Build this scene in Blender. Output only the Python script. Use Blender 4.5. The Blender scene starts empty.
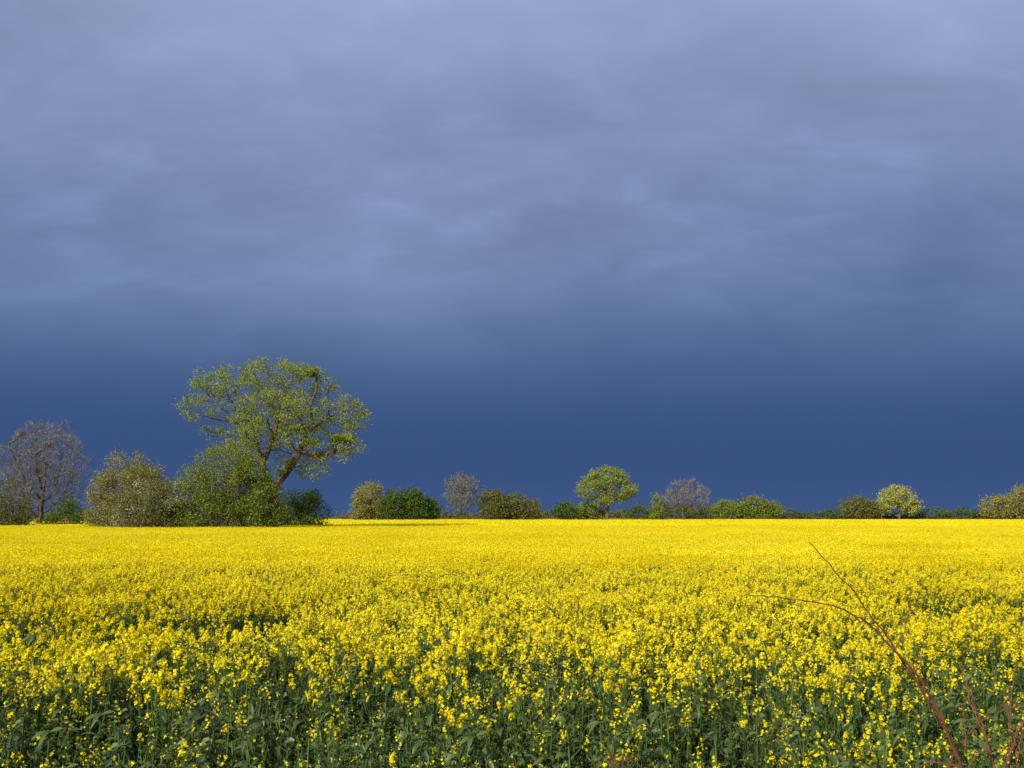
import bpy, math, random
import numpy as np
from mathutils import Vector, noise as mn
rng = np.random.default_rng(7)
scene = bpy.context.scene
coll = scene.collection

# ------------------------------------------------------------ mesh soup helper
class Soup:
    def __init__(s): s.q=[]; s.m=[]; s.r=[]
    def add(s, Q, mat, rnd=None):
        Q=np.asarray(Q,dtype=np.float32).reshape(-1,4,3); n=len(Q)
        if n==0: return
        s.q.append(Q); s.m.append(np.full(n,mat,dtype=np.int32))
        if rnd is None: rnd=rng.random(n)
        s.r.append(np.broadcast_to(np.asarray(rnd,dtype=np.float32),(n,)).copy())
    def mesh(s,name,mats):
        Q=np.concatenate(s.q); n=len(Q)
        me=bpy.data.meshes.new(name)
        me.vertices.add(n*4); me.vertices.foreach_set('co',Q.reshape(-1))
        me.loops.add(n*4); me.loops.foreach_set('vertex_index',np.arange(n*4,dtype=np.int32))
        me.polygons.add(n); me.polygons.foreach_set('loop_start',np.arange(0,n*4,4,dtype=np.int32))
        me.polygons.foreach_set('material_index',np.concatenate(s.m))
        a=me.attributes.new('rnd','FLOAT','FACE'); a.data.foreach_set('value',np.concatenate(s.r))
        for m in mats: me.materials.append(m)
        me.update(calc_edges=True)
        return me
    def obj(s,name,mats,loc=(0,0,0),link=True):
        o=bpy.data.objects.new(name,s.mesh(name,mats)); o.location=loc
        if link: coll.objects.link(o)
        return o

def unit(v): return v/np.maximum(np.linalg.norm(v,axis=-1,keepdims=True),1e-9)
def frusta(P0,P1,R0,R1,sides=4):
    P0=np.atleast_2d(P0).astype(float);P1=np.atleast_2d(P1).astype(float)
    R0=np.broadcast_to(R0,(len(P0),)); R1=np.broadcast_to(R1,(len(P0),))
    d=unit(P1-P0); ref=np.where(np.abs(d[:,2:3])>0.9,np.array([[1.,0,0]]),np.array([[0,0,1.]]))
    u=unit(np.cross(d,ref)); v=np.cross(d,u)
    out=[]
    for k in range(sides):
        a=2*math.pi*k/sides; b=2*math.pi*(k+1)/sides
        ca=u*math.cos(a)+v*math.sin(a); cb=u*math.cos(b)+v*math.sin(b)
        out.append(np.stack([P0+ca*R0[:,None],P0+cb*R0[:,None],P1+cb*R1[:,None],P1+ca*R1[:,None]],1))
    return np.concatenate(out)
def leafq(C,size,asp=0.55,flat=0.0):
    n=len(C); t=rng.normal(size=(n,3)); t[:,2]*=(1-flat); t=unit(t)
    b=rng.normal(size=(n,3)); b[:,2]*=(1-flat); b=unit(np.cross(t,b) if flat==0 else b-t*np.sum(b*t,1,keepdims=True))
    s=(size*(0.6+0.8*rng.random(n)))[:,None]
    return np.stack([C-t*s*.5, C+b*s*asp*.5+t*s*.05, C+t*s*.5, C-b*s*asp*.5+t*s*.05],1)

# ------------------------------------------------------------ materials
def mat_leaf(name,c1,c2,trans=0.3,rough=0.6,nscale=None,c3=None,spec=0.0):
    m=bpy.data.materials.new(name); m.use_nodes=True; nt=m.node_tree; N=nt.nodes; L=nt.links; N.clear()
    out=N.new('ShaderNodeOutputMaterial'); at=N.new('ShaderNodeAttribute'); at.attribute_name='rnd'
    mx=N.new('ShaderNodeMix'); mx.data_type='RGBA'; mx.inputs[6].default_value=(*c1,1); mx.inputs[7].default_value=(*c2,1)
    L.new(at.outputs['Fac'],mx.inputs[0]); col=mx.outputs[2]
    if nscale:
        g=N.new('ShaderNodeNewGeometry'); no=N.new('ShaderNodeTexNoise'); no.inputs['Scale'].default_value=nscale; no.inputs['Detail'].default_value=1
        L.new(g.outputs['Position'],no.inputs['Vector'])
        rp=N.new('ShaderNodeMapRange'); rp.inputs[1].default_value=0.42; rp.inputs[2].default_value=0.68
        L.new(no.outputs[0],rp.inputs[0])
        m2=N.new('ShaderNodeMix'); m2.data_type='RGBA'; L.new(rp.outputs[0],m2.inputs[0]); L.new(col,m2.inputs[6]); m2.inputs[7].default_value=(*c3,1); col=m2.outputs[2]
    if spec>0:
        p=N.new('ShaderNodeBsdfPrincipled'); p.inputs['Roughness'].default_value=rough; p.inputs['Specular IOR Level'].default_value=spec; L.new(col,p.inputs['Base Color'])
    else:
        p=N.new('ShaderNodeBsdfDiffuse'); L.new(col,p.inputs['Color'])
    if trans>0:
        t=N.new('ShaderNodeBsdfTranslucent'); ms=N.new('ShaderNodeMixShader'); ms.inputs[0].default_value=trans
        L.new(col,t.inputs['Color']); L.new(p.outputs[0],ms.inputs[1]); L.new(t.outputs[0],ms.inputs[2]); L.new(ms.outputs[0],out.inputs[0])
    else: L.new(p.outputs[0],out.inputs[0])
    return m
M_petal=mat_leaf('rapeseed_petal',(0.95,0.77,0.014),(0.98,0.87,0.04),0.35,0.6,0.25,(0.91,0.745,0.012))
M_bud=mat_leaf('rapeseed_bud',(0.40,0.42,0.04),(0.65,0.62,0.05),0.2)
M_stem=mat_leaf('rapeseed_stem',(0.065,0.11,0.026),(0.12,0.175,0.045),0.1,0.5)
M_rleaf=mat_leaf('rapeseed_leaf',(0.042,0.078,0.014),(0.115,0.165,0.040),0.22,0.42,spec=0.45)
M_bark=mat_leaf('bark',(0.085,0.068,0.042),(0.15,0.12,0.08),0.0)
M_twig=mat_leaf('bare_twig',(0.165,0.145,0.105),(0.26,0.23,0.17),0.0)
M_twigd=mat_leaf('dark_twig',(0.08,0.063,0.04),(0.14,0.112,0.075),0.0)
M_oak=mat_leaf('young_tree_leaf',(0.18,0.23,0.032),(0.36,0.40,0.09),0.35)
M_willow=mat_leaf('willow_leaf',(0.22,0.22,0.05),(0.36,0.33,0.095),0.3)
M_green=mat_leaf('shrub_leaf',(0.13,0.18,0.024),(0.27,0.31,0.055),0.3)
M_dark=mat_leaf('dark_leaf',(0.055,0.095,0.014),(0.12,0.175,0.03),0.2)
M_olive=mat_leaf('olive_leaf',(0.12,0.13,0.035),(0.22,0.21,0.065),0.25)
M_light=mat_leaf('pale_leaf',(0.34,0.36,0.07),(0.50,0.50,0.15),0.35)
M_bloss=mat_leaf('blossom',(0.34,0.33,0.19),(0.55,0.52,0.37),0.3)
M_bramble=mat_leaf('bramble_stem',(0.12,0.045,0.028),(0.22,0.09,0.055),0.0,0.5)
M_dry=mat_leaf('dry_seed_head',(0.10,0.045,0.02),(0.20,0.09,0.04),0.1,0.8)

# ------------------------------------------------------------ ground
def ground():
    m=bpy.data.materials.new('soil_and_grass'); m.use_nodes=True; nt=m.node_tree; N=nt.nodes; L=nt.links
    p=N['Principled BSDF']; p.inputs['Roughness'].default_value=0.95
    g=N.new('ShaderNodeNewGeometry'); n1=N.new('ShaderNodeTexNoise'); n1.inputs['Scale'].default_value=1.5; n1.inputs['Detail'].default_value=8
    L.new(g.outputs['Position'],n1.inputs['Vector']); r=N.new('ShaderNodeValToRGB')
    r.color_ramp.elements[0].position=.35; r.color_ramp.elements[0].color=(0.03,0.045,0.015,1)
    r.color_ramp.elements[1].position=.7; r.color_ramp.elements[1].color=(0.07,0.085,0.03,1)
    L.new(n1.outputs[0],r.inputs[0]); L.new(r.outputs[0],p.inputs['Base Color'])
    b=N.new('ShaderNodeBump'); b.inputs['Distance'].default_value=.05; L.new(n1.outputs[0],b.inputs['Height']); L.new(b.outputs[0],p.inputs['Normal'])
    xs=np.concatenate([[-4000,-1500,-600],np.linspace(-300,300,61),[600,1500,4000]]); ys=np.concatenate([[-1500,-300,-60],np.linspace(-20,400,85),[700,1500,5000]])
    V=[];F=[]
    for y in ys:
        for x in xs: V.append((x,y,0.03*mn.noise(Vector((x*.3,y*.3,0)))))
    nx=len(xs)
    for j in range(len(ys)-1):
        for i in range(nx-1): a=j*nx+i; F.append((a,a+1,a+nx+1,a+nx))
    me=bpy.data.meshes.new('ground'); me.from_pydata(V,[],F); me.materials.append(m); me.update()
    for pl in me.polygons: pl.use_smooth=True
    coll.objects.link(bpy.data.objects.new('ground',me))
ground()

# ------------------------------------------------------------ rapeseed plant variants
def flowers(s,C,out,size,per=2,jit=.5):
    """crosses of two petal pairs facing 'out'"""
    n=len(C); nrm=unit(out+jit*rng.normal(size=(n,3))); a=unit(np.cross(nrm,rng.normal(size=(n,3)))); b=np.cross(nrm,a)
    sz=(size*(0.75+0.5*rng.random(n)))[:,None]; r=rng.random(n)
    lift=nrm*sz*0.18
    for (p,q) in ((a,b),(b,a))[:per]:
        s.add(np.stack([C-p*sz-q*sz*.36+lift, C-p*sz+q*sz*.36+lift, C+p*sz+q*sz*.36+lift, C+p*sz-q*sz*.36+lift],1)*1.0,0,r)
def raceme(s,tip,axis,nf,ln,size,rad):
    t=rng.random(nf)**0.8; az=rng.random(nf)*2*math.pi
    ax=unit(axis); u=unit(np.cross(ax,np.array([.3,.9,.1]))); v=np.cross(ax,u)
    rr=rad*(1.0-0.55*t)*(0.6+0.8*rng.random(nf))
    rv=u*np.cos(az)[:,None]+v*np.sin(az)[:,None]
    C=tip+ax*((t-0.75)*ln)[:,None]+rv*rr[:,None]
    flowers(s,C,rv+ax*0.7,size)
    k=5; B=tip+ax*(ln*.28)+rng.normal(size=(k,3))*0.005
    s.add(leafq(B,np.full(k,.011),.6),1)
    k=6; tt=-0.8-rng.random(k)*0.9; az=rng.random(k)*6.28; rv=u*np.cos(az)[:,None]+v*np.sin(az)[:,None]
    P=tip+ax*(tt*ln)[:,None]; s.add(frusta(P,P+rv*.03+ax*.035,.0013,.001,3)[:k*3],2)
def leaf(s,base,az,L,W,rise,droop):
    n=5; t=np.linspace(0,1,n+1); h=np.array([math.cos(az),math.sin(az),0]); side=np.array([-h[1],h[0],0])
    pts=base+np.outer(t*L,h)*math.cos(rise)+np.outer(t*L*math.sin(rise)-droop*L*t*t,[0,0,1])
    w=W*np.sin(np.pi*np.clip(t*0.93+0.07,0,1))**0.7*(0.8+0.4*rng.random(n+1)); w[-1]=0.001
    up=np.array([0,0,1.])
    tw=rng.normal()*0.5; sd=side*math.cos(tw)+up*math.sin(tw)
    l=pts+np.outer(w*.5,sd)+np.outer(w*.16+rng.normal(size=n+1)*.05*W,up); r=pts-np.outer(w*.5,sd)+np.outer(w*.16+rng.normal(size=n+1)*.05*W,up)
    Q=[]
    for i in range(n):
        Q.append([pts[i],pts[i+1],l[i+1],l[i]]); Q.append([pts[i],r[i],r[i+1],pts[i+1]])
    s.add(Q,3,rng.random())
def plant(h,nbr,nf,nleaf,leafscale=1.0,ztop=.86,tiplow=.78,budtips=False):
    s=Soup(); lean=rng.normal(size=2)*0.05
    def P(z): return np.array([lean[0]*z,lean[1]*z,z])
    zz=np.linspace(0,h*.93,5); pts=np.array([P(z) for z in zz]); s.add(frusta(pts[:-1],pts[1:],.006,.004,4),2)
    tips=[(P(h),np.array([lean[0],lean[1],1.]))]
    for i in range(nbr):
        z0=h*rng.uniform(.4,.8); az=rng.random()*6.28; sp=rng.uniform(.06,.20); z1=h*rng.uniform(tiplow,1.0)
        a=P(z0); c=a+np.array([math.cos(az)*sp,math.sin(az)*sp,0]); c[2]=z1; mid=(a+c)/2+np.array([math.cos(az),math.sin(az),-.3])*sp*.25
        s.add(frusta([a,mid],[mid,c],[.003,.0025],[.0025,.0015],3),2); tips.append((c,unit(c-mid)))
        if rng.random()<.8: leaf(s,mid,az+rng.normal()*.6,rng.uniform(.05,.10)*leafscale,.025*leafscale,.6,.6)
        if rng.random()<.7: leaf(s,(mid+c)/2,az+rng.normal()*1.6,rng.uniform(.04,.08)*leafscale,.02*leafscale,.8,.5)
        if budtips:
            for q in range(2): leaf(s,c-[0,0,rng.random()*.05],rng.random()*6.28,rng.uniform(.04,.08),.02,1.0,.5)
    for c,ax in tips:
        k=int(nf*rng.uniform(.4,1.4))
        if k>0: raceme(s,c,ax+rng.normal(size=3)*.1,k,rng.uniform(.04,.09),.0078,.022)
        elif budtips: s.add(leafq(c+rng.normal(size=(8,3))*.007,np.full(8,.012),.6),1 if rng.random()<.3 else 2)
    for i in range(nleaf):
        z=h*rng.uniform(.15,ztop); big=1.25-z/h*.7
        leaf(s,P(z),rng.random()*6.28,rng.uniform(.10,.20)*big*leafscale,rng.uniform(.035,.060)*big*leafscale,rng.uniform(.2,1.2),rng.uniform(.2,1.1))
    return s
FM=[M_petal,M_bud,M_stem,M_rleaf]
src=bpy.data.collections.new('rapeseed_plants')
vi=0
def reg(s):
    global vi
    o=bpy.data.objects.new('rapeseed_plant_%02d'%vi,s.mesh('rapeseed_plant',FM)); src.objects.link(o); vi+=1
for i in range(6): reg(plant(1.35*rng.uniform(.95,1.04),int(rng.integers(11,14)),26,12,1.0,.82,.84))   # 0-5 full
for i in range(5): reg(plant(1.28*rng.uniform(.92,1.06),int(rng.integers(4,7)),(9,14,6,12,10)[i],32,1.0,.94,.78,True))        # 6-10 sparse
for i in range(6): reg(plant(1.17*rng.uniform(.84,1.12),int(rng.integers(4,8)),(0,0,0,5,0,3)[i],40,1.05,1.0,.7,True))  # 11-16 leafy
def patch(size,dens,per,fs,spread,leafd):
    s=Soup(); n=int(size*size*dens)
    xy=(rng.random((n,2))-.5)*size*1.06
    z=1.31+rng.normal(size=n)*.05
    tip=np.column_stack([xy,z]); C=np.repeat(tip,per,0)+rng.normal(size=(n*per,3))*np.array([spread,spread,spread*1.2])
    o=unit(rng.normal(size=(n*per,3))+[0,0,.6]); flowers(s,C,o,fs)
    k=int(size*size*leafd); L=np.column_stack([(rng.random((k,2))-.5)*size*1.05,rng.uniform(.75,1.2,k)])
    s.add(leafq(L,np.full(k,.14),.4),3)
    q=tip[:n//2]; s.add(frusta(q-[0,0,.5],q,.004,.003,3),2)
    k=int(size*size*leafd*.5); L=np.column_stack([(rng.random((k,2))-.5)*size*1.05,rng.uniform(.5,.8,k)]); s.add(leafq(L,np.full(k,.3),.8,.6),3)
    return s
for i in range(3): reg(patch(2.0,230,9,.0115,.024,55))     # 17-19 mid
for i in range(2): reg(patch(6.0,72,5,.037,.052,18))       # 20-21 far

# ------------------------------------------------------------ field point cloud
pts=[];rot=[];scl=[];idx=[]
def hw(y): return 0.56*y+2.3
def fn(x,y,s,o=0): return mn.noise(Vector((x*s,y*s,o)))
def gap(x,y):
    w=0.35*fn(x,0,.7,3)
    if x<-2.0+w and 10.0+w<y<12.1+w: return 1
    if -1.1<x<0.2 and 12.0+w<y<13.4+w: return 1
    if x>4.4 and 11.3+w<y<13.6+w: return 1
    if 1.5<x<3.6 and 9.4+w<y<10.3+w: return 1
    return 0
for y0 in np.arange(4.4,20,1.0):
    n=int(2*hw(y0+.5)*(32 if y0<7 else 25 if y0<12 else 19))
    for k in range(n):
        y=y0+rng.random(); x=(rng.random()*2-1)*hw(y)
        nz=fn(x,y,.45)+.5*fn(x,y,1.6,5)
        r=rng.random()
        yy=y+1.8*nz
        # crop margin: leafy late plants -> mixed -> full bloom
        pl=np.interp(yy,[6.2,7.4,9.5,12.5],[.80,.33,.10,.0]); ps=np.interp(yy,[6.2,7.4,9.5,13],[.20,.48,.32,.04])
        v=rng.integers(11,17) if r<pl else rng.integers(6,11) if r<pl+ps else rng.integers(0,6)
        sz=rng.uniform(.90,1.06)*(1+.06*nz)
        if y<7: sz*=.90+.035*(y-4.4)
        if gap(x,y):
            if rng.random()<.72: continue
            v=rng.integers(11,17); sz*=.68
        pts.append((x,y,0)); rot.append((rng.normal()*.06,rng.normal()*.06,rng.random()*6.28)); scl.append((sz,sz,sz)); idx.append(v)
for y in np.arange(21,95,2.0):
    for x in np.arange(-hw(y)-3,hw(y)+3,2.0):
        nz=fn(x*.4,y,.15)+.6*fn(x*.5,y,.5,2)
        pts.append((x+rng.normal()*.1,y+rng.normal()*.1,.0)); rot.append((0,0,math.pi/2*rng.integers(0,4))); scl.append((1,1,1+.05*nz)); idx.append(rng.integers(17,20))
for y in np.arange(97,268,6.0):
    for x in np.arange(-hw(y)-12,hw(y)+12,6.0):
        nz=fn(x*.4,y,.05)+.6*fn(x*.4,y,.2,2)
        pts.append((x,y,0)); rot.append((0,0,math.pi/2*rng.integers(0,4))); scl.append((1,1,1+.06*nz)); idx.append(rng.integers(20,22))
me=bpy.data.meshes.new('rapeseed_field'); n=len(pts); me.vertices.add(n); me.vertices.foreach_set('co',np.array(pts,dtype=np.float32).ravel())
for nm,ty,dat,key in (('irot','FLOAT_VECTOR',rot,'vector'),('iscl','FLOAT_VECTOR',scl,'vector'),('iidx','INT',idx,'value')):
    a=me.attributes.new(nm,ty,'POINT'); a.data.foreach_set(key,np.array(dat,dtype=np.int32 if ty=='INT' else np.float32).ravel())
field=bpy.data.objects.new('rapeseed_field',me); coll.objects.link(field)
ng=bpy.data.node_groups.new('scatter_rapeseed','GeometryNodeTree')
ng.interface.new_socket('Geometry',in_out='INPUT',socket_type='NodeSocketGeometry'); ng.interface.new_socket('Geometry',in_out='OUTPUT',socket_type='NodeSocketGeometry')
N=ng.nodes;L=ng.links; gi=N.new('NodeGroupInput'); go=N.new('NodeGroupOutput'); ip=N.new('GeometryNodeInstanceOnPoints'); ci=N.new('GeometryNodeCollectionInfo')
ci.inputs[0].default_value=src; ci.inputs[1].default_value=True; ci.inputs[2].default_value=True
def na(nm,ty): 
    x=N.new('GeometryNodeInputNamedAttribute'); x.data_type=ty; x.inputs[0].default_value=nm; return x.outputs[0]
e=N.new('FunctionNodeEulerToRotation'); L.new(na('irot','FLOAT_VECTOR'),e.inputs[0])
L.new(gi.outputs[0],ip.inputs['Points']); L.new(ci.outputs[0],ip.inputs['Instance']); ip.inputs['Pick Instance'].default_value=True
L.new(na('iidx','INT'),ip.inputs['Instance Index']); L.new(e.outputs[0],ip.inputs['Rotation']); L.new(na('iscl','FLOAT_VECTOR'),ip.inputs['Scale']); L.new(ip.outputs[0],go.inputs[0])
md=field.modifiers.new('scatter','NODES'); md.node_group=ng
print('field instances',n)

# ------------------------------------------------------------ trees
def sample_lobes(lobes,n,shell=0.0,nz=0.0,nsc=.5,seed=0):
    vol=np.array([l[3]*l[4]*l[5] for l in lobes])**.8; vol/=vol.sum(); out=[]
    while len(out)<n:
        l=lobes[rng.choice(len(lobes),p=vol)]; d=unit(rng.normal(size=3)); r=rng.random()**(1/(3+shell))
        r*=1+.30*mn.noise(Vector(d*2.2)+Vector((seed,l[0],l[2])))
        p=np.array(l[:3])+d*r*np.array(l[3:6])
        if nz and mn.noise(Vector(p*nsc)+Vector((seed*3.1,0,0)))<.12-nz*rng.random(): 
            if rng.random()<.88: continue
        if p[2]<.1: continue
        out.append(p)
    return np.array(out)
def grow(limbs,attr,D,kill,iters=120,jit=.25,up=.05):
    nodes=[];par=[]
    for li in limbs:
        base_par=li[0]; P=li[1]; prev=base_par
        for p in P: nodes.append(np.array(p,float)); par.append(prev); prev=len(nodes)-1
    A=attr.copy(); X=np.array(nodes); d=np.linalg.norm(A[:,None]-X[None],axis=2); near=d.argmin(1); nd=d.min(1)
    for it in range(iters):
        if len(A)==0: break
        dirs=np.zeros((len(nodes),3)); np.add.at(dirs,near,unit(A-np.array(nodes)[near])); act=np.unique(near)
        new=[]
        for a in act:
            v=unit(dirs[a])+rng.normal(size=3)*jit*.5+np.array([0,0,up]); new.append(nodes[a]+unit(v)*D); par.append(int(a))
        b=len(nodes); nodes+=new; NX=np.array(new); d=np.linalg.norm(A[:,None]-NX[None],axis=2); m=d.argmin(1); mdd=d.min(1)
        upd=mdd<nd; near=np.where(upd,m+b,near); nd=np.where(upd,mdd,nd); keep=nd>kill; A=A[keep];near=near[keep];nd=nd[keep]
        if len(nodes)>9000: break
    X=np.array(nodes); par=np.array(par); cnt=np.zeros(len(X)); ch=np.zeros(len(X),int)
    for i in range(len(X)-1,-1,-1):
        if ch[i]==0: cnt[i]=1
        if par[i]>=0: cnt[par[i]]+=cnt[i]; ch[par[i]]+=1
    return X,par,cnt,ch
def tree(name,loc,limbs,lobes,nattr,D,kill,rtrunk,leafn,leafsize,spread,mats,twigs=0,twiglen=.6,twigw=.02,nz=.3,nsc=.45,seed=1,flat=0,up=.05,maxc=3,expo=.5):
    A=sample_lobes(lobes,nattr,0.5,nz,nsc,seed); X,par,cnt,ch=grow(limbs,A,D,kill,up=up)
    rt=rtrunk/ (cnt[0]**expo); R=np.maximum(rt*cnt**expo,.012*D/.5)
    s=Soup(); i=np.where(par>=0)[0]; s.add(frusta(X[par[i]],X[i],np.minimum(R[par[i]],R[i]*1.35),R[i],5),0)
    s.add(frusta(X[:1]*[1,1,0]-[0,0,.2],X[1:2]*.35,R[0]*1.35,R[0],7),0)
    tips=np.where(cnt<=maxc)[0]
    if leafn:
        per=max(1,leafn//len(tips)); w=np.clip(rng.normal(1,.7,len(tips)),.1,2.6); reps=(w*per).astype(int)
        C=np.repeat(X[tips],reps,0); C=C+rng.normal(size=C.shape)*np.array([spread,spread,spread*.55]); s.add(leafq(C,leafsize,.65,flat),1)
    if twigs:
        T=np.repeat(tips,twigs); dv=unit(X[T]-X[np.maximum(par[T],0)]); dv=unit(dv+rng.normal(size=dv.shape)*.55+[0,0,.25]); Ln=(twiglen*rng.uniform(.5,1.2,len(T)))[:,None]
        b=unit(np.cross(dv,rng.normal(size=dv.shape)))*twigw; P=X[T]; s.add(np.stack([P-b,P+b,P+dv*Ln+b*.3,P+dv*Ln-b*.3],1),2 if len(mats)>2 else 0)
    print(name,len(X),'nodes'); return s.obj(name,mats,loc)

# large spreading tree in young leaf
lb=[(-4.3,0.5,13.9,3.3,2.6,1.5),(-5.6,-1,12.0,2.6,2.4,1.8),(-.6,0,14.3,3.3,3.4,1.7),(2.7,1,13.3,2.9,3.2,2.0),(5.3,0,10.9,2.8,3.2,2.3),(5.1,-1,8.0,3.0,3,1.5),(.2,0,10.8,3.6,4,2.4),(-3.6,1,9.9,2.5,2.6,1.6),(2.4,0,6.3,2.5,2.6,1.0),(0,4,11,3.8,2,2.9),(0.5,-4,10.3,3.6,2,2.7),(-2.4,-1,7.6,1.9,2.2,1.1),(1.5,1.5,8.2,2.4,2.6,1.6)]
limbs=[(-1,[(0,0,0),(.05,0,1.5),(.1,0,3.0),(0,0,4.3)]),(3,[(-.5,0,5.4),(-1.0,.1,6.7),(-1.4,.2,8.2),(-1.9,.2,9.6)]),(3,[(.7,0,5.3),(1.5,0,6.4),(2.2,-.2,7.7),(2.7,-.2,9.0)]),(5,[(-.6,.6,7.9),(-.2,.9,9.3),(.1,.9,10.6)])]
tree('spreading_tree',(-20.4,85,0),limbs,lb,1600,.40,.50,.50,50000,.135,.28,[M_bark,M_oak],nz=.37,nsc=.42,seed=3,maxc=2,expo=.52)
# bare trees
tree('bare_tree',(-51.8,110,0),[(-1,[(0,0,0),(0,0,1.2),(0.1,0,2.2)])],[(0,0,8.0,4.7,4.6,4.7),(0,0,5.6,4.6,4.2,3)],2400,.42,.45,.34,0,.2,.3,[M_twigd,M_green,M_twig],twigs=6,twiglen=.8,twigw=.013,nz=0,seed=5,up=.12)
tree('bare_tree',(-11,220,0),[(-1,[(0,0,0),(0,0,1.0),(0,0,2)])],[(0,0,7.4,4.1,4,4.3)],500,.6,.8,.3,1500,.3,.5,[M_twigd,M_olive,M_twig],twigs=8,twiglen=1.1,twigw=.028,nz=0,seed=6,up=.12)
tree('bare_tree',(37.5,220,0),[(-1,[(0,0,0),(0,0,1.0),(0,0,2.0)])],[(1,0,6.6,5,4.5,3.8),(-3,0,5.2,3,3,2.5)],600,.6,.8,.3,300,.3,.5,[M_twigd,M_olive,M_twig],twigs=8,twiglen=1.1,twigw=.03,nz=0,seed=7,up=.12)
tree('round_tree',(20.8,220,0),[(-1,[(0,0,0),(0,0,1.6),(0.1,0,2.8)])],[(0,0,10.2,4.4,5,3.3),(-3.6,0,8.0,3.5,4,2.6),(3.8,0,7.8,3.4,4,2.7),(0,0,6,4,4,2.0),(-1.5,0,11.2,2.2,3,1.9)],600,.6,.9,.40,12000,.31,.5,[M_bark,M_oak],nz=.32,nsc=.35,seed=8)
tree('pale_tree',(96.4,250,0),[(-1,[(0,0,0),(0,0,1.2),(0,0,2.0)])],[(0.4,0,7.0,3.8,4,3.3),(-3.0,0,5.4,2.6,3,2.6),(3.1,0,4.9,2.4,3,2.2)],450,.6,.9,.3,8000,.36,.55,[M_bark,M_light],nz=.3,nsc=.35,seed=9)

# ------------------------------------------------------------ shrubs
def shrub(name,loc,lobes,nl,ls,mats,clump=28,spread=.35,stems=.35,seed=1,extra=None,sprig=0,link=True):
    s=Soup(); nc=max(8,nl//clump); C=sample_lobes(lobes,nc,2.2,.25,.8,seed)
    reps=np.clip(rng.normal(clump,clump*.4,nc),4,None).astype(int); P=np.repeat(C,reps,0); P=P+rng.normal(size=P.shape)*np.array([spread,spread,spread*.7])
    P=P[P[:,2]>.05]; s.add(leafq(P,np.full(len(P),ls),.65),1)
    k=int(nc*stems)
    if k:
        T=C[:k]; b=T*np.array([.35,.35,0])+rng.normal(size=T.shape)*[.3,.3,0]; m=b*.45+T*.55; m[:,2]=T[:,2]*.6
        w=ls*.12; s.add(frusta(b,m,w*1.3,w,3),0); s.add(frusta(m,T,w,w*.35,3),0)
    if sprig:
        T=C[rng.integers(0,nc,sprig)]; cz=np.mean([l[2] for l in lobes]); dv=unit(unit(T*[1,1,1]-[0,0,cz*.6])+[0,0,.7]+rng.normal(size=T.shape)*.3); Ln=rng.uniform(.5,1.3,sprig)[:,None]*spread*2.8
        b=unit(np.cross(dv,rng.normal(size=dv.shape)))*ls*.07; s.add(np.stack([T-b,T+b,T+dv*Ln+b*.3,T+dv*Ln-b*.3],1),0)
        f=rng.random((sprig*5,1)); Tp=np.repeat(T,5,0)+np.repeat(dv*Ln,5,0)*f; s.add(leafq(Tp,np.full(len(Tp),ls*.8),.5),1)
    if extra:
        n2=extra; D2=sample_lobes(lobes,max(4,n2//30),4,.3,1.0,seed+5); P=np.repeat(D2,30,0)+rng.normal(size=(len(D2)*30,3))*spread*.9; s.add(leafq(P,np.full(len(P),ls*.8),.8),2)
    return s.obj(name,mats,loc)
shrub('willow_bush',(-31.9,83,0),[(0,0,4.7,2.4,2.3,2.8),(-1.5,0,3,1.7,2,2.7),(1.5,0,3.7,1.8,2,2.8),(.2,0,2,2.9,2.4,2)],26000,.13,[M_twigd,M_willow],sprig=1500,stems=.7,seed=11,clump=26,spread=.3)
shrub('blossoming_shrub',(-28.4,79,0),[(0,0,2.4,2.4,1.8,2.5),(1.3,-.2,2.9,1.6,1.5,2.2),(-1.6,0,2.0,1.4,1.6,2.0)],18000,.12,[M_twigd,M_olive,M_bloss],sprig=500,stems=.6,seed=12,extra=6500,spread=.25,clump=24)
shrub('green_shrub',(-22.9,80,0),[(-.2,0,4.8,2.8,2.6,3.4),(-2.8,0,3.3,2.0,2.2,3.0),(1.8,0,3.9,2.1,2.2,3.1),(3.2,-.2,2.8,1.4,1.6,2.7),(0,0,2,4.1,2.6,2)],50000,.13,[M_twigd,M_green],sprig=2200,stems=.5,seed=13,clump=30,spread=.3)
shrub('green_shrub',(-20.0,95,0),[(0,0,2.5,2.4,2,2.0),(1,0,2.2,1.7,1.8,1.9),(-1.2,0,2.6,1.4,1.6,1.8)],9000,.17,[M_twigd,M_dark],sprig=300,seed=14)
shrub('brown_shrub',(-47.9,95,0),[(0,0,3,1.9,2,2.6),(-2,0,2.6,2,2,2.2),(1.4,0,1.8,1,1.2,1.6)],5500,.16,[M_twigd,M_olive],sprig=1500,stems=1,seed=15)
shrub('green_shrub',(-46.2,105,0),[(0,0,2.2,1.5,1.5,1.8),(1.4,0,1.4,1.2,1.2,1.3),(-1.4,0,1.3,1.2,1.2,1.2)],5000,.17,[M_twigd,M_dark],seed=16)
shrub('olive_shrub',(-31.5,220,0),[(0,0,5.4,3.1,3,4.1),(-1.5,0,3.6,2.2,2.4,3.2),(1.8,0,3.8,2,2.4,3.0)],9500,.33,[M_twigd,M_willow],spread=.5,sprig=500,seed=17,clump=18)
shrub('evergreen_bush',(-25.4,218,0),[(0,0,4.5,2.9,2.8,3.6),(-1.2,0,3,2.2,2.2,2.8)],6500,.36,[M_twigd,M_dark],spread=.5,seed=18,clump=18)
shrub('evergreen_bush',(-21.2,219,0),[(0,0,4.6,2.6,2.6,3.7),(1.4,0,3,1.9,2,2.6)],6500,.36,[M_twigd,M_dark],spread=.5,seed=19,clump=18)
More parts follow.
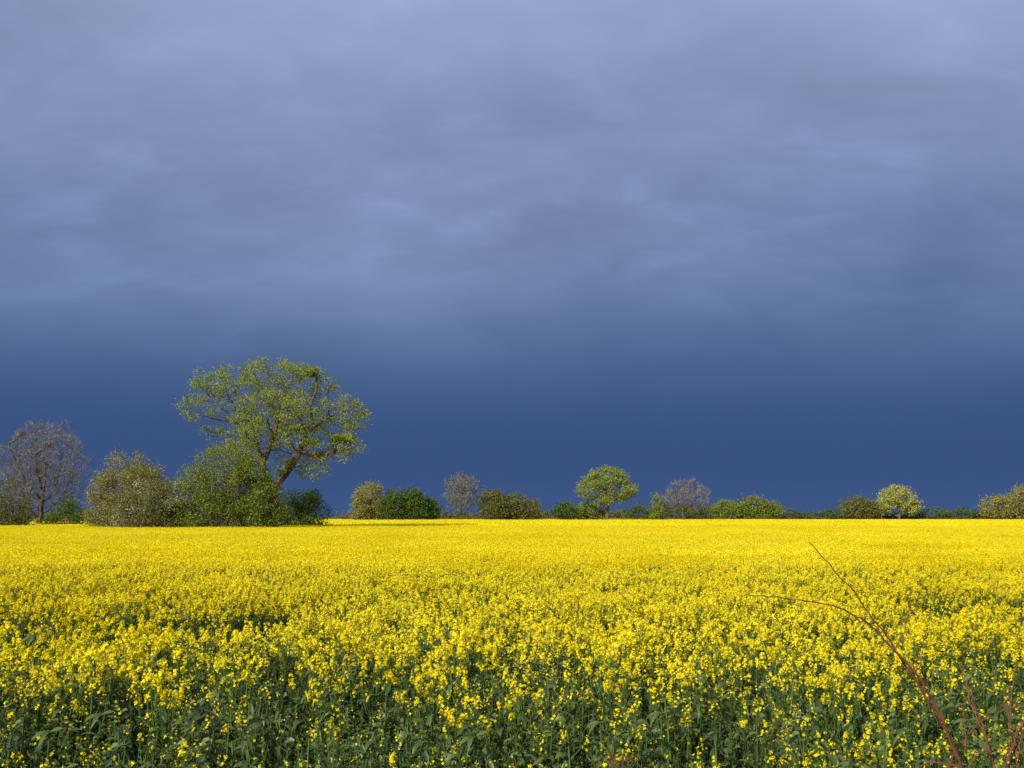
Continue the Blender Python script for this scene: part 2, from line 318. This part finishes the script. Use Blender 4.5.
shrub('evergreen_bush',(-17.8,221,0),[(0,0,3.2,1.7,1.8,2.9)],3000,.36,[M_twigd,M_dark],spread=.5,seed=20)
shrub('olive_shrub',(-4.4,220,0),[(0,0,4.6,3.0,3,3.4),(1.8,0,3.6,2.2,2.4,3.0)],7000,.34,[M_twigd,M_olive],spread=.5,sprig=400,seed=21,clump=18)
shrub('olive_shrub',(1.0,222,0),[(0,0,3.8,2.9,3,3.0),(3.2,0,3.1,2.2,2.4,2.6)],7000,.34,[M_twigd,M_olive],spread=.5,sprig=400,seed=22,clump=18)
shrub('green_shrub',(11.8,222,0),[(0,0,2.8,2.5,2.4,2.5)],3300,.36,[M_twigd,M_dark],spread=.5,seed=23)
shrub('green_shrub',(16.6,224,0),[(0,0,2.9,2.8,2.4,2.5),(2.4,0,2.3,2,2,1.9)],4000,.36,[M_twigd,M_green],spread=.5,seed=24)
shrub('green_shrub',(32.6,223,0),[(0,0,3.3,1.8,2,3.2)],2600,.36,[M_twigd,M_green],spread=.5,seed=25)
shrub('green_shrub',(60.5,250,0),[(0,0,3.9,4.3,3,3.3),(-7,0,3.2,4,3,2.9),(3.4,0,3.4,3,3,2.7)],9500,.40,[M_twigd,M_green],spread=.6,sprig=400,seed=26,clump=18)
shrub('olive_shrub',(86,250,0),[(0,0,3.9,3.6,3,3.0),(3.2,0,3.2,3,3,2.4)],6000,.40,[M_twigd,M_olive],spread=.6,sprig=400,seed=27,clump=18)
shrub('pale_shrub',(121,250,0),[(0,0,3.9,4.5,3,3.2),(6,0,5.2,4,3,4.2),(11,0,5,4,3,4.0)],11000,.40,[M_twigd,M_willow],spread=.6,sprig=600,seed=28,clump=18)
def hedge(name,x0,x1,y,hmin,hmax,nl,ls,mats,seed):
    lobes=[]; x=x0
    while x<x1:
        h=hmin+(hmax-hmin)*min(1,max(0,.5+.9*mn.noise(Vector((x*.06,seed,0)))+.5*mn.noise(Vector((x*.3,seed,4)))))
        lobes.append((x-(x0+x1)/2,rng.normal()*.5,h*.5,1.6+h*.2,1.5,h*.52)); x+=1.7
    return shrub(name,((x0+x1)/2,y,0),lobes,nl,ls,mats,spread=.45,stems=.6,seed=seed,sprig=nl//30)
hedge('hedgerow',30,150,254,3.4,6.0,30000,.42,[M_twigd,M_dark],31)
hedge('hedgerow',-45,40,262,2.4,4.0,14000,.45,[M_twigd,M_olive],33)
hedge('hedgerow',-95,-38,150,1.8,2.9,11000,.3,[M_twigd,M_olive],35)
hedge('hedgerow',-190,-60,268,2.4,4.0,14000,.45,[M_twigd,M_dark],37)

# ------------------------------------------------------------ bramble
def spline(P,n=8):
    P=[np.array(p,float) for p in P]; P=[2*P[0]-P[1]]+P+[2*P[-1]-P[-2]]; out=[]
    for i in range(1,len(P)-2):
        for t in np.linspace(0,1,n,endpoint=False):
            a,b,c,d=P[i-1:i+3]; out.append(.5*((2*b)+(c-a)*t+(2*a-5*b+4*c-d)*t*t+(3*b-a-3*c+d)*t**3))
    out.append(P[-2]); return np.array(out)
s=Soup()
def cane(P,r0,r1,thorn=True,leaves=0):
    X=spline(P); X=X+np.column_stack([rng.normal(size=(len(X),3))*.003]); r=np.linspace(r0,r1,len(X)); s.add(frusta(X[:-1],X[1:],r[:-1],r[1:],6),0,rng.random())
    if thorn:
        for i in range(1,len(X)-1):
            for k in range(2):
                p=X[i]+(X[i+1]-X[i])*rng.random(); d=unit(rng.normal(size=3)); s.add(frusta(p,p+d*.010,.002,.0002,3),0)
    for k in range(leaves):
        i=rng.integers(len(X)//3,len(X)); leaf2(X[i])
def leaf2(p):
    c=np.repeat([p],3,0)+rng.normal(size=(3,3))*.02; s.add(leafq(c,np.full(3,.045),.6),1)
cane([(1.86,4.0,0),(1.80,4.0,.8),(1.73,4.0,1.34),(1.64,4.0,1.55),(1.50,4.0,1.78),(1.37,4.0,1.97),(1.18,4.0,2.20)],.0068,.0018)
cane([(1.90,4.05,0),(1.80,4.0,1.0),(1.66,3.98,1.52),(1.50,3.95,1.76),(1.33,3.93,1.92),(1.13,3.9,1.98),(.90,3.88,2.00)],.0068,.0017)
cane([(1.95,4.1,0),(1.95,4.1,1.0),(1.90,4.1,1.35),(1.83,4.1,1.55),(1.80,4.1,1.72)],.0055,.0018,leaves=3)
cane([(1.7,4.0,0),(1.85,4.0,.9),(1.98,4.0,1.3),(2.10,4.0,1.42),(2.2,4.0,1.40)],.005,.0018,leaves=3)
cane([(1.6,4.1,0),(1.65,4.1,.9),(1.72,4.1,1.3),(1.88,4.1,1.5),(2.05,4.1,1.55),(2.2,4.1,1.5)],.0055,.0018,leaves=2)
cane([(2.0,3.9,0),(1.95,3.9,.9),(1.75,3.9,1.3),(1.6,3.9,1.38),(1.48,3.9,1.34)],.0055,.0018,leaves=2)
cane([(2.0,4.0,0),(2.0,4.0,.9),(1.93,4.0,1.25),(1.93,4.0,1.5),(1.97,4.0,1.75)],.0055,.0014)
cane([(1.64,4.0,1.55),(1.60,4.02,1.66),(1.62,4.03,1.80)],.003,.0012); cane([(1.50,4.0,1.78),(1.55,4.0,1.88),(1.57,4.0,2.0)],.0026,.001)
for k in range(9):                                   # tangle of side shoots near the rootstock
    x0=rng.uniform(1.62,2.05); z0=rng.uniform(1.15,1.45); dx=rng.uniform(-.22,.22); y0=rng.uniform(3.85,4.1)
    cane([(x0,y0,z0),(x0+dx*.4,y0,z0+.10),(x0+dx*.8,y0+.02,z0+.17),(x0+dx*1.4,y0+.03,z0+rng.uniform(.15,.32))],.003,.001,leaves=1 if k%3==0 else 0)
s.obj('bramble',[M_bramble,M_rleaf])
# dried dock seed heads in the crop margin
s=Soup()
for bx,by,h in ((.47,4.4,1.30),(.40,4.35,1.22),(.53,4.45,1.20)):
    X=np.array([(bx+.02*math.sin(z*5),by,z) for z in np.linspace(0,h,9)]); s.add(frusta(X[:-1],X[1:],.006,.004,5),0,.3)
    for k in range(7):
        z=h*rng.uniform(.75,.95); az=rng.random()*6.28; e=np.array([bx+math.cos(az)*.06,by+math.sin(az)*.06,z+.1]); b=np.array([bx,by,z]); s.add(frusta(b,e,.003,.002,3),0,.3)
        C=b+(e-b)*rng.random((26,1))+rng.normal(size=(26,3))*.009; s.add(leafq(C,np.full(26,.014),.8),0)
s.obj('dried_dock_plant',[M_dry])

# ------------------------------------------------------------ light
sv=Vector((-0.56,-0.83,0)).normalized(); el=math.radians(31); sv=Vector((sv.x*math.cos(el),sv.y*math.cos(el),math.sin(el)))
ld=bpy.data.lights.new('sun','SUN'); ld.energy=5.0; ld.angle=math.radians(.5); ld.color=(1,.95,.85); sun=bpy.data.objects.new('sun',ld); sun.rotation_euler=sv.to_track_quat('Z','Y').to_euler(); sun.location=(-20,-20,30); coll.objects.link(sun)
w=bpy.data.worlds.new('World'); scene.world=w; w.use_nodes=True; nt=w.node_tree; N=nt.nodes; L=nt.links; N.clear()
out=N.new('ShaderNodeOutputWorld'); bg=N.new('ShaderNodeBackground'); bg.inputs[1].default_value=.1; L.new(bg.outputs[0],out.inputs[0])
sky=N.new('ShaderNodeTexSky'); sky.sky_type='NISHITA'; sky.sun_disc=False; sky.sun_elevation=el; sky.sun_rotation=math.atan2(sv.x,sv.y)%(2*math.pi)
tc=N.new('ShaderNodeTexCoord'); sp=N.new('ShaderNodeSeparateXYZ'); L.new(tc.outputs['Generated'],sp.inputs[0])
def math_(op,a,b=None,c=None):
    m=N.new('ShaderNodeMath'); m.operation=op
    for i,v in enumerate((a,b,c)):
        if v is None: continue
        if isinstance(v,(int,float)): m.inputs[i].default_value=v
        else: L.new(v,m.inputs[i])
    return m.outputs[0]
z=sp.outputs[2]; zc=math_('MAXIMUM',z,0.0); den=math_('ADD',zc,.36)
cb=N.new('ShaderNodeCombineXYZ'); L.new(math_('DIVIDE',sp.outputs[0],den),cb.inputs[0]); L.new(math_('DIVIDE',sp.outputs[1],den),cb.inputs[1])
def noise(scale,det,rough,dist,off,sx=1,sy=1,rz=0,sub=.5):
    mp=N.new('ShaderNodeMapping'); mp.inputs[1].default_value=off; mp.inputs[2].default_value=(0,0,rz); mp.inputs[3].default_value=(sx,sy,1); L.new(cb.outputs[0],mp.inputs[0])
    t=N.new('ShaderNodeTexNoise'); t.noise_dimensions='2D'; t.inputs['Scale'].default_value=scale; t.inputs['Detail'].default_value=det; t.inputs['Roughness'].default_value=rough; t.inputs['Distortion'].default_value=dist; L.new(mp.outputs[0],t.inputs[0]); return math_('SUBTRACT',t.outputs[0],sub)
n1=noise(1.5,2,.45,0,(3.1,1.7,0),.8,1,.35); n2=noise(3.2,3,.5,.1,(7.7,2.2,0),.8,1.1,.45); n3=noise(6.0,4,.52,.25,(1.7,5.2,0),.75,1.2,.5)
# billows: rounded lumps (1-|n|) with soft creases where the sheared cloud base folds
fold=math_('SUBTRACT',math_('SQRT',math_('ADD',math_('MULTIPLY',n3,n3),.0016)),.10)
amp=N.new('ShaderNodeMapRange'); L.new(zc,amp.inputs[0]); amp.inputs[1].default_value=.12; amp.inputs[2].default_value=.27; amp.inputs[3].default_value=.06; amp.inputs[4].default_value=1
dz=math_('MULTIPLY',math_('ADD',math_('MULTIPLY',n1,.22),math_('MULTIPLY',n2,.08)),amp.outputs[0])
zz=math_('ADD',zc,dz)
lump=math_('ADD',math_('MULTIPLY',fold,.62),math_('ADD',math_('MULTIPLY',n2,.36),math_('MULTIPLY',n3,.22)))
fade=N.new('ShaderNodeMapRange'); L.new(zc,fade.inputs[0]); fade.inputs[1].default_value=.38; fade.inputs[2].default_value=.50; fade.inputs[3].default_value=1; fade.inputs[4].default_value=.45
shade=math_('ADD',math_('MULTIPLY',math_('MULTIPLY',lump,amp.outputs[0]),fade.outputs[0]),1.0)
cr=N.new('ShaderNodeValToRGB'); L.new(zz,cr.inputs[0]); e=cr.color_ramp; e.interpolation='B_SPLINE'
def lin(c): return tuple(((v/255)/12.92 if v/255<=.04045 else ((v/255+.055)/1.055)**2.4) for v in c)+(1,)
stops=[(0,(62,88,136)),(.05,(55,80,126)),(.11,(60,86,132)),(.16,(82,106,149)),(.215,(104,126,167)),(.31,(122,141,180)),(.39,(132,149,188)),(.48,(152,168,207)),(.6,(168,182,219)),(1,(185,195,225))]
e.elements[0].position=0; e.elements[0].color=lin(stops[0][1]); e.elements[1].position=1; e.elements[1].color=lin(stops[-1][1])
for p,c in stops[1:-1]: x=e.elements.new(p); x.color=lin(c)
sc=N.new('ShaderNodeVectorMath'); sc.operation='SCALE'; L.new(cr.outputs[0],sc.inputs[0]); L.new(math_('MULTIPLY',shade,10.0),sc.inputs['Scale'])
mk=N.new('ShaderNodeMapRange'); mk.interpolation_type='SMOOTHSTEP'; mk.inputs[1].default_value=-.35; mk.inputs[2].default_value=.1; L.new(sp.outputs[1],mk.inputs[0])
mx=N.new('ShaderNodeMix'); mx.data_type='RGBA'; L.new(mk.outputs[0],mx.inputs[0]); L.new(sky.outputs[0],mx.inputs[6]); L.new(sc.outputs[0],mx.inputs[7]); L.new(mx.outputs[2],bg.inputs[0])

# ------------------------------------------------------------ camera
cd=bpy.data.cameras.new('camera'); cam=bpy.data.objects.new('camera',cd); coll.objects.link(cam); cd.lens=35; cd.sensor_width=36; cd.clip_end=8000
cam.location=(0,0,2.3); cam.rotation_euler=(math.radians(90)+math.atan(132/995.6),0,0); scene.camera=cam
scene.view_settings.view_transform='Standard'; scene.view_settings.look='None'; scene.view_settings.exposure=0
